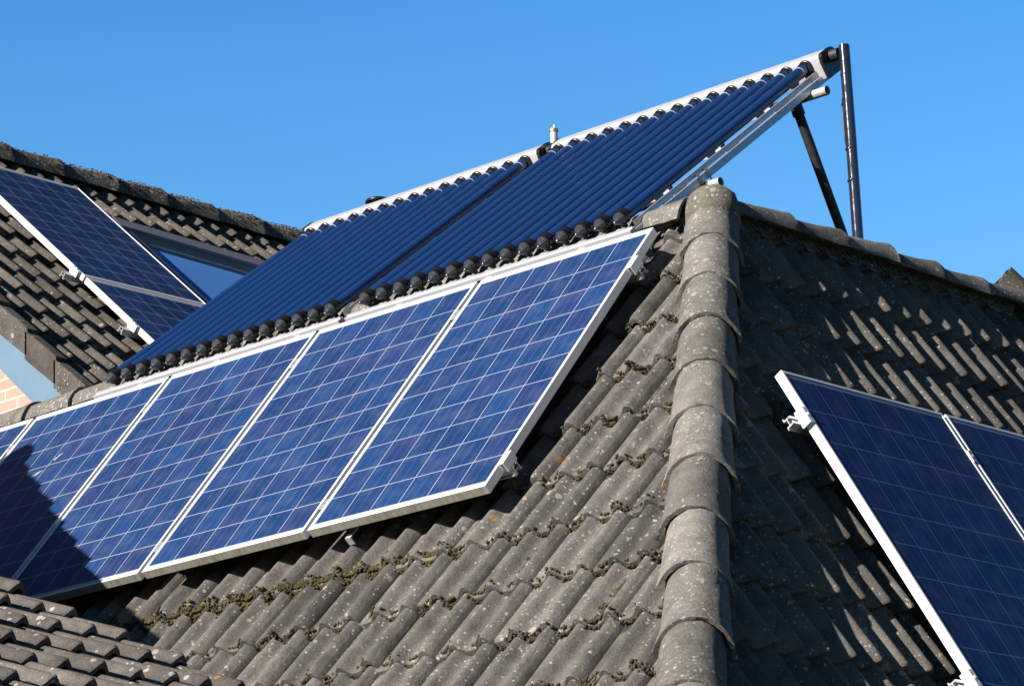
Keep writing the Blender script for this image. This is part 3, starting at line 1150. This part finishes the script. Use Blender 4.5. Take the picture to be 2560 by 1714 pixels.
# verge tiles: roll on top and a hanging flange
for k in range(-9, 12):
    y_up = 0.0
    up_b = -0.848 - 0.0 + 0.3165 * k * 1.06
    if up_b > 2.1 or up_b < -3.2:
        continue
    bm = bmesh.new()
    lay = bm.verts.layers.float.new('tint')
    L = 0.3355 + 0.03
    for (s0, s1, y0, y1, t0, t1) in ((0, L, -1.885, -1.868, -0.165, 0.006), (0, L, -1.868, -1.800, -0.020, 0.004)):
        cs = []
        for s in (0.0, L):
            drop = 0.030 * s / L
            for y in (y0, y1):
                for t in (t0, t1):
                    cs.append(pC_pt(y, up_b + s, 0) + Z * (t - drop + 0.012))
        vs = [bm.verts.new(c) for c in cs]
        for q in ((0, 1, 3, 2), (4, 6, 7, 5), (0, 4, 5, 1), (2, 3, 7, 6), (0, 2, 6, 4), (1, 5, 7, 3)):
            bm.faces.new([vs[i] for i in q])
    tv = random.random()
    for v in bm.verts:
        v[lay] = tv
    bmesh.ops.recalc_face_normals(bm, faces=bm.faces[:])
    bmesh.ops.bevel(bm, geom=bm.edges[:], offset=0.004, segments=1, affect='EDGES', clamp_overlap=True)
    obj('verge_tile', bm, M['tile_rear'], rear)
# bargeboard
bm = bmesh.new()
c0, c1 = pC_pt(-1.845, -3.3), pC_pt(-1.845, 2.38)
for (a, b) in ((c0, c1),):
    cs = []
    for p in (a, b):
        for y in (-0.022, 0.0):
            for z_ in (-0.395, -0.06):
                cs.append(p + Vv * y + Z * z_)
    vs = [bm.verts.new(c) for c in cs]
    for q in ((0, 1, 3, 2), (4, 6, 7, 5), (0, 4, 5, 1), (2, 3, 7, 6), (0, 2, 6, 4), (1, 5, 7, 3)):
        bm.faces.new([vs[i] for i in q])
bmesh.ops.recalc_face_normals(bm, faces=bm.faces[:])
obj('bargeboard', bm, M['board'], rear)
# gable wall
gy = oC.y - 1.78
xr_ = pC_pt(0, -3.2).x - 0.2
zr = lambda x: (oC.z - (x - oC.x) * math.tan(pC)) - 0.20
xa_ = ap0.x
bm = bmesh.new()
prof_ = [(xr_, 0), (xr_, zr(xr_)), (xa_, zr(xa_)), (2 * xa_ - xr_, zr(xr_)), (2 * xa_ - xr_, 0)]
f0 = [bm.verts.new((x, gy, z)) for x, z in prof_]
f1 = [bm.verts.new((x, gy + 5.0, z)) for x, z in prof_]
bm.faces.new(f0)
bm.faces.new(f1[::-1])
for k in range(5):
    bm.faces.new((f0[k], f1[k], f1[(k + 1) % 5], f0[(k + 1) % 5]))
bmesh.ops.recalc_face_normals(bm, faces=bm.faces[:])
obj('gable_wall', bm, M['brick'], rear)

# roof window (part of the rear house) -----------------------------------------
wy0, wy1 = 0.05, 1.40
wt0, wt1 = 1.285, -0.15
ws = -0.075                                            # falls along v like the courses


def win_pt(y, up, off):
    return oC + Vv * y + upC0 * (up + ws * (y - 0.05)) + nC * off


def win_box(bm, y0, y1, u0, u1, z0, z1):
    cs = [win_pt(y, u, z_) for y in (y0, y1) for u in (u0, u1) for z_ in (z0, z1)]
    vs = [bm.verts.new(c) for c in cs]
    for q in ((0, 1, 3, 2), (4, 6, 7, 5), (0, 4, 5, 1), (2, 3, 7, 6), (0, 2, 6, 4), (1, 5, 7, 3)):
        bm.faces.new([vs[i] for i in q])
    bmesh.ops.recalc_face_normals(bm, faces=bm.faces[:])


bm = bmesh.new()
win_box(bm, wy0, wy1, wt0 - 0.13, wt0, -0.05, 0.092)
win_box(bm, wy0, wy0 + 0.07, wt1, wt0 - 0.13, -0.05, 0.075)
win_box(bm, wy1 - 0.07, wy1, wt1, wt0 - 0.13, -0.05, 0.075)
win_box(bm, wy0, wy1, wt1 - 0.09, wt1, -0.05, 0.06)
rw = obj('roof_window', bm, M['win_frame'], rear)
bm = bmesh.new()
for k in range(3):
    win_box(bm, wy0 + 0.07, wy1 - 0.07, wt0 - 0.155 - 0.024 * k, wt0 - 0.131 - 0.024 * k, -0.04, 0.065 - 0.012 * k)
obj('sash', bm, M['win_gasket'], rw, world_mesh=False).matrix_parent_inverse = Matrix.Identity(4)
bm = bmesh.new()
win_box(bm, wy0 + 0.07, wy1 - 0.07, wt1, wt0 - 0.204, -0.02, 0.022)
obj('pane', bm, M['pane'], rw, world_mesh=False).matrix_parent_inverse = Matrix.Identity(4)

# panels on the rear slope
nCr, upCr = nC, upC0
mR = panel_meshes(cA, True)
hhR, hwR = 5 * cA + 0.0335, 3 * cA + 0.0168
lr = ['dark solar panel on the rear roof beside the roof window', 'lower dark solar panel on the rear roof, half hidden by the tubes']
for k in range(2):
    o = Rb + Vv * (-hwR) + upCr * (hhR - k * (2 * hhR + 0.022))
    make_panel(frame_matrix(o, Vv, upCr, nCr), mR, lr[k], 'solar panels on the rear roof')
for b, lab in ((0.083, 'upper rail end under the rear roof panels'), (-0.62, 'lower rail end under the rear roof panels')):
    p = Rb - Vv * (2 * hwR + 0.09) + upCr * b - nCr * 0.0375
    rail('mounting_rail', p, Vv, upCr, nCr, 2 * hwR + 0.12, lab, 'aluminium rails under the solar panels', [(0.09, 'left')], [0.3, 0.8])

# roof vent cowl peeking over the left manifold
vc = W((-14.48, 14.50, 6.75))
vt = empty('roof_vent', vc - Z * 1.2, 'dark flat vent cowl just peeking over the left collector manifold', 'vent')
bm = bmesh.new()
lathe(bm, vc - Z * 1.2, Z, [(0, 0.05), (1.19, 0.05)], 14)
obj('pipe', bm, M['black_steel'], vt, True)
bm = bmesh.new()
lathe(bm, vc - Z * 0.02, Z, [(0, 0.075), (0.006, 0.085), (0.02, 0.08), (0.03, 0.055), (0.035, 0.02)], 18)
obj('cowl', bm, M['black_plate'], vt, True)

# ================================================================ lower house (slope D, near left)
pD = rad(24.32)
oD = W((-9.3969, 7.5099, 2.5032))
nD = V3((math.sin(pD), 0, math.cos(pD)))
upD = V3((-math.cos(pD), 0, math.sin(pD)))
low = empty('tiled_house', V3((-9.5, 6, 0)), 'low house in the lower left corner with a mossy grey brown tiled roof', 'house')
gD = 0.3265
tile_field('roof_slope', oD, Vv, upD, nD, 0.0, -13, 1, -gD, gD, -7, 7, M['tile_near'], low, seed=12, jit=1.4, lift=0.040)
dk = lambda y, u: oD + Vv * y + upD * u - nD * 0.10
slab('roof_deck', [dk(-4.0, -2.55), dk(0.0, -2.55), dk(0.0, 2.2), dk(-4.0, 2.2)], nD, 0.05, M['under'], low)
bm = bmesh.new()
wx0, wx1 = -13.2, oD.x + 2.0
zt = lambda x: oD.z - (x - oD.x) * math.tan(pD) - 0.2
f0 = [bm.verts.new(p) for p in ((wx0, 3.4, 0), (wx1, 3.4, 0), (wx1, 3.4, zt(wx1)), (-11.3, 3.4, zt(-11.3)), (wx0, 3.4, zt(-11.3)))]
f1 = [bm.verts.new(v.co + Vv * 3.85) for v in f0]
bm.faces.new(f0)
bm.faces.new(f1[::-1])
for k in range(5):
    bm.faces.new((f0[k], f1[k], f1[(k + 1) % 5], f0[(k + 1) % 5]))
bmesh.ops.recalc_face_normals(bm, faces=bm.faces[:])
obj('wall', bm, M['brick'], low)
# steeper upper roof of the same house, just left of the frame; its verge throws the stepped shadow
pE = rad(38.4)
nE = V3((math.sin(pE), 0, math.cos(pE)))
upE = V3((-math.cos(pE), 0, math.sin(pE)))
oE = W((-10.42, 7.05, 3.365))
tile_field('upper_roof_slope', oE, Vv, upE, nE, 0.0, -9, 1, 0.0, gD, 0, 9, M['tile_near'], low, seed=13, jit=1.4, lift=0.032)
apE = oE + upE * (9 * gD)
slab('upper_deck', [oE - nE * 0.10, oE - nE * 0.10 + upE * 9 * gD, oE - nE * 0.10 + upE * 9 * gD - Vv * 2.7, oE - nE * 0.10 - Vv * 2.7], nE, 0.05, M['under'], low)
bkE = V3((-math.cos(pE), 0, -math.sin(pE))) * (9 * gD)
slab('rear_slope', [apE, apE + bkE, apE + bkE - Vv * 2.7, apE - Vv * 2.7], V3((-math.sin(pE), 0, math.cos(pE))), 0.06, M['tile_near'], low)
cap_row('ridge_tile', apE - Vv * 2.75 - Z * 0.01, Vv, Z, 7, 0.395, M['cap'], low, 0.11, 0.13, 0.045, 0.06, 0.07, seed=14)
bm = bmesh.new()
ex = oE.x - 0.15
f0 = [bm.verts.new(p) for p in ((ex, 4.5, oE.z - 1.2), (ex, 4.5, oE.z - 0.05), (apE.x, 4.5, apE.z - 0.2), (2 * apE.x - ex, 4.5, oE.z - 0.05), (2 * apE.x - ex, 4.5, 0.0), (apE.x, 4.5, 0.0))]
f1 = [bm.verts.new(v.co + Vv * 2.4) for v in f0]
bm.faces.new(f0)
bm.faces.new(f1[::-1])
for k in range(6):
    bm.faces.new((f0[k], f1[k], f1[(k + 1) % 6], f0[(k + 1) % 6]))
bmesh.ops.recalc_face_normals(bm, faces=bm.faces[:])
obj('upper_wall', bm, M['brick'], low)

# ================================================================ moss
ICO_V, ICO_F = [], []
_b = bmesh.new()
bmesh.ops.create_icosphere(_b, subdivisions=1, radius=1.0)
_b.verts.ensure_lookup_table()
ICO_V = [v.co.copy() for v in _b.verts]
ICO_F = [[v.index for v in f.verts] for f in _b.faces]
_b.free()


def lumps(items, name, mat, label, seed):
    """items: (position, radius, normal)"""
    rnd = random.Random(seed)
    verts, faces = [], []
    for p, r, sq, n in items:
        k = len(verts)
        for v in ICO_V:
            q = v * (r * rnd.uniform(0.6, 1.25))
            q = q - n * (q.dot(n) * (1 - sq))
            verts.append(p + q)
        faces += [[i + k for i in f] for f in ICO_F]
    me = bpy.data.meshes.new(name)
    me.from_pydata([tuple(v) for v in verts], [], faces)
    me.materials.append(mat)
    me.polygons.foreach_set('use_smooth', [True] * len(me.polygons))
    o = bpy.data.objects.new(name, me)
    COL.objects.link(o)
    tag(o, label, 'moss', kind='stuff')
    return o


rnd = random.Random(21)
green, brown = [], []
h = HP
for k in range(-8, 5):
    yb = yA0 + gA * k
    for j in range(-30, 15):
        xt = 0.3843 - 0.075 + 0.15 * j                 # trough
        hx = (oA + U * xt + upA * yb)
        if (hx - RIDGE).dot(clip_hipA[1]) > -0.14:
            continue
        crest_k = (k == -1)
        g_here = crest_k and -2.6 < xt < -0.15
        for q in range(26):                                         # thin crust in the joint
            dx = -0.066 + 0.132 * (q + rnd.random()) / 26
            zf = profile(dx + 0.15)
            if zf > h * 0.55 or rnd.random() < 0.15:
                continue
            brown.append((oA + U * (xt + dx) + upA * (yb - rnd.uniform(0.0, 0.006)) + nA * (zf - h - 0.032 + rnd.uniform(0.0, 0.016)),
                          rnd.uniform(0.0030, 0.0055), 0.9, nA))
        if g_here:                                                  # flat green film on the lip and the pan below
            for _ in range(10):
                dx = rnd.gauss(0.0, 0.03)
                if abs(dx) < 0.07:
                    up_ = rnd.random() < 0.5
                    yo = rnd.uniform(0.0, 0.035) if up_ else -rnd.uniform(0.0, 0.03)
                    green.append((oA + U * (xt + dx) + upA * (yb + yo) + nA * (profile(dx + 0.15) - h - (0.001 if up_ else 0.032)), rnd.uniform(0.008, 0.016), 0.3, nA))
        strength = (0.35 if g_here else 0.7) * rnd.uniform(0.3 if g_here else 0.25, 1.0)
        cnt = int((300 if g_here else 100) * strength)
        cl = [rnd.gauss(0.004, 0.032) for _ in range(5 if g_here else 3)]           # little clumps, not an even row
        for _ in range(cnt):
            dx = rnd.choice(cl) + rnd.gauss(0, 0.013)
            if abs(dx) > 0.075:
                continue
            z = profile(dx + 0.15) - h - 0.032
            q = rnd.random()
            if q < 0.75:                                            # hugging the tile edge
                yo = -abs(rnd.gauss(0.0, 0.013 if g_here else 0.007)) + 0.002
                z += rnd.uniform(-0.004, 0.016) * (1 if yo > -0.012 else 0.4)
            else:                                                   # on the lip
                yo = abs(rnd.gauss(0, 0.016 if g_here else 0.006))
                z += 0.032
            r = rnd.uniform(0.0035, 0.0090) * (1.35 if g_here else 1.0)
            it = (oA + U * (xt + dx) + upA * (yb + yo) + nA * z, r, 0.85, nA)
            (green if g_here and rnd.random() < 0.7 else brown).append(it)
# a ragged green band along the first course below the panels
for _ in range(5200):
    x = rnd.uniform(-2.65, -0.10)
    dens = 0.5 + 0.28 * math.sin(x * 7.3 + 1.0) + 0.24 * math.sin(x * 17.1) + 0.2 * math.sin(x * 41.0 + 2)
    if rnd.random() > dens:
        continue
    zf = profile(x - 0.3843 + 0.075 + 6.0)
    if zf > h * 0.6 and rnd.random() < 0.75:
        continue
    yo = rnd.gauss(-0.004, 0.011)
    on_lip = yo > 0
    z = zf - h - (0.0 if on_lip else 0.032 - rnd.uniform(0, 0.02)) - 0.002
    (green if rnd.random() < 0.72 else brown).append((oA + U * x + upA * (yA0 - gA + yo) + nA * z, rnd.uniform(0.0035, 0.0085), 0.8, nA))
# moss filled troughs here and there
for j, k, n_ in ((4, -3, 110), (6, -5, 110), (1, 1, 70), (0, -2, 40), (3, 0, 60)):
    xt = 0.3843 - 0.075 + 0.15 * j
    if (oA + U * xt + upA * (yA0 + gA * k) - RIDGE).dot(clip_hipA[1]) > -0.25:
        continue
    for _ in range(n_):
        y = yA0 + gA * k + rnd.uniform(0.0, gA * 0.75)
        dx = rnd.gauss(0.01, 0.016)
        z = profile(dx + 0.15) - h - 0.032 * ((y - yA0 - gA * k) / gA)
        brown.append((oA + U * (xt + dx) + upA * y + nA * (z + 0.001), rnd.uniform(0.004, 0.009), 0.5, nA))
lumps(green, 'moss', M['moss'], 'green moss cushions in the course below the front panels', 31)
lumps(brown, 'moss', M['crud'], 'brown moss crust along the tile edges of the front slope', 32)

# lichen crust on the old ridge of the rear house
rnd = random.Random(77)
crust = []
upr = (Z - dC * Z.dot(dC)).normalized()
sdr = dC.cross(upr).normalized()
for _ in range(2600):
    q = rnd.uniform(-0.05, 4.3)
    a_ = rnd.gauss(0.0, 0.55)
    if abs(a_) > 1.3 or math.sin(q * 5.1) + math.sin(q * 11.7 + 1) + rnd.gauss(0, 0.8) < -0.3:
        continue
    f_ = ((q + 0.05) % 0.437) / 0.437
    w_ = 0.115 + 0.02 * min(1, f_ * 1.1)
    h_ = 0.055 + 0.023 * min(1, f_ * 1.1)
    pos = ap0 - dC * 0.1 - Z * 0.02 + dC * q + sdr * (math.sin(a_) * w_) + upr * (math.cos(a_) * (h_ + 0.075) - 0.075)
    nn = (sdr * math.sin(a_) + upr * math.cos(a_)).normalized()
    crust.append((pos, rnd.uniform(0.004, 0.011), 0.55, nn))
lumps(crust, 'lichen', M['lichen'], 'grey and ochre lichen crust on the rear house ridge at upper left', 78)
bpy.data.objects['lichen']['category'] = 'lichen'
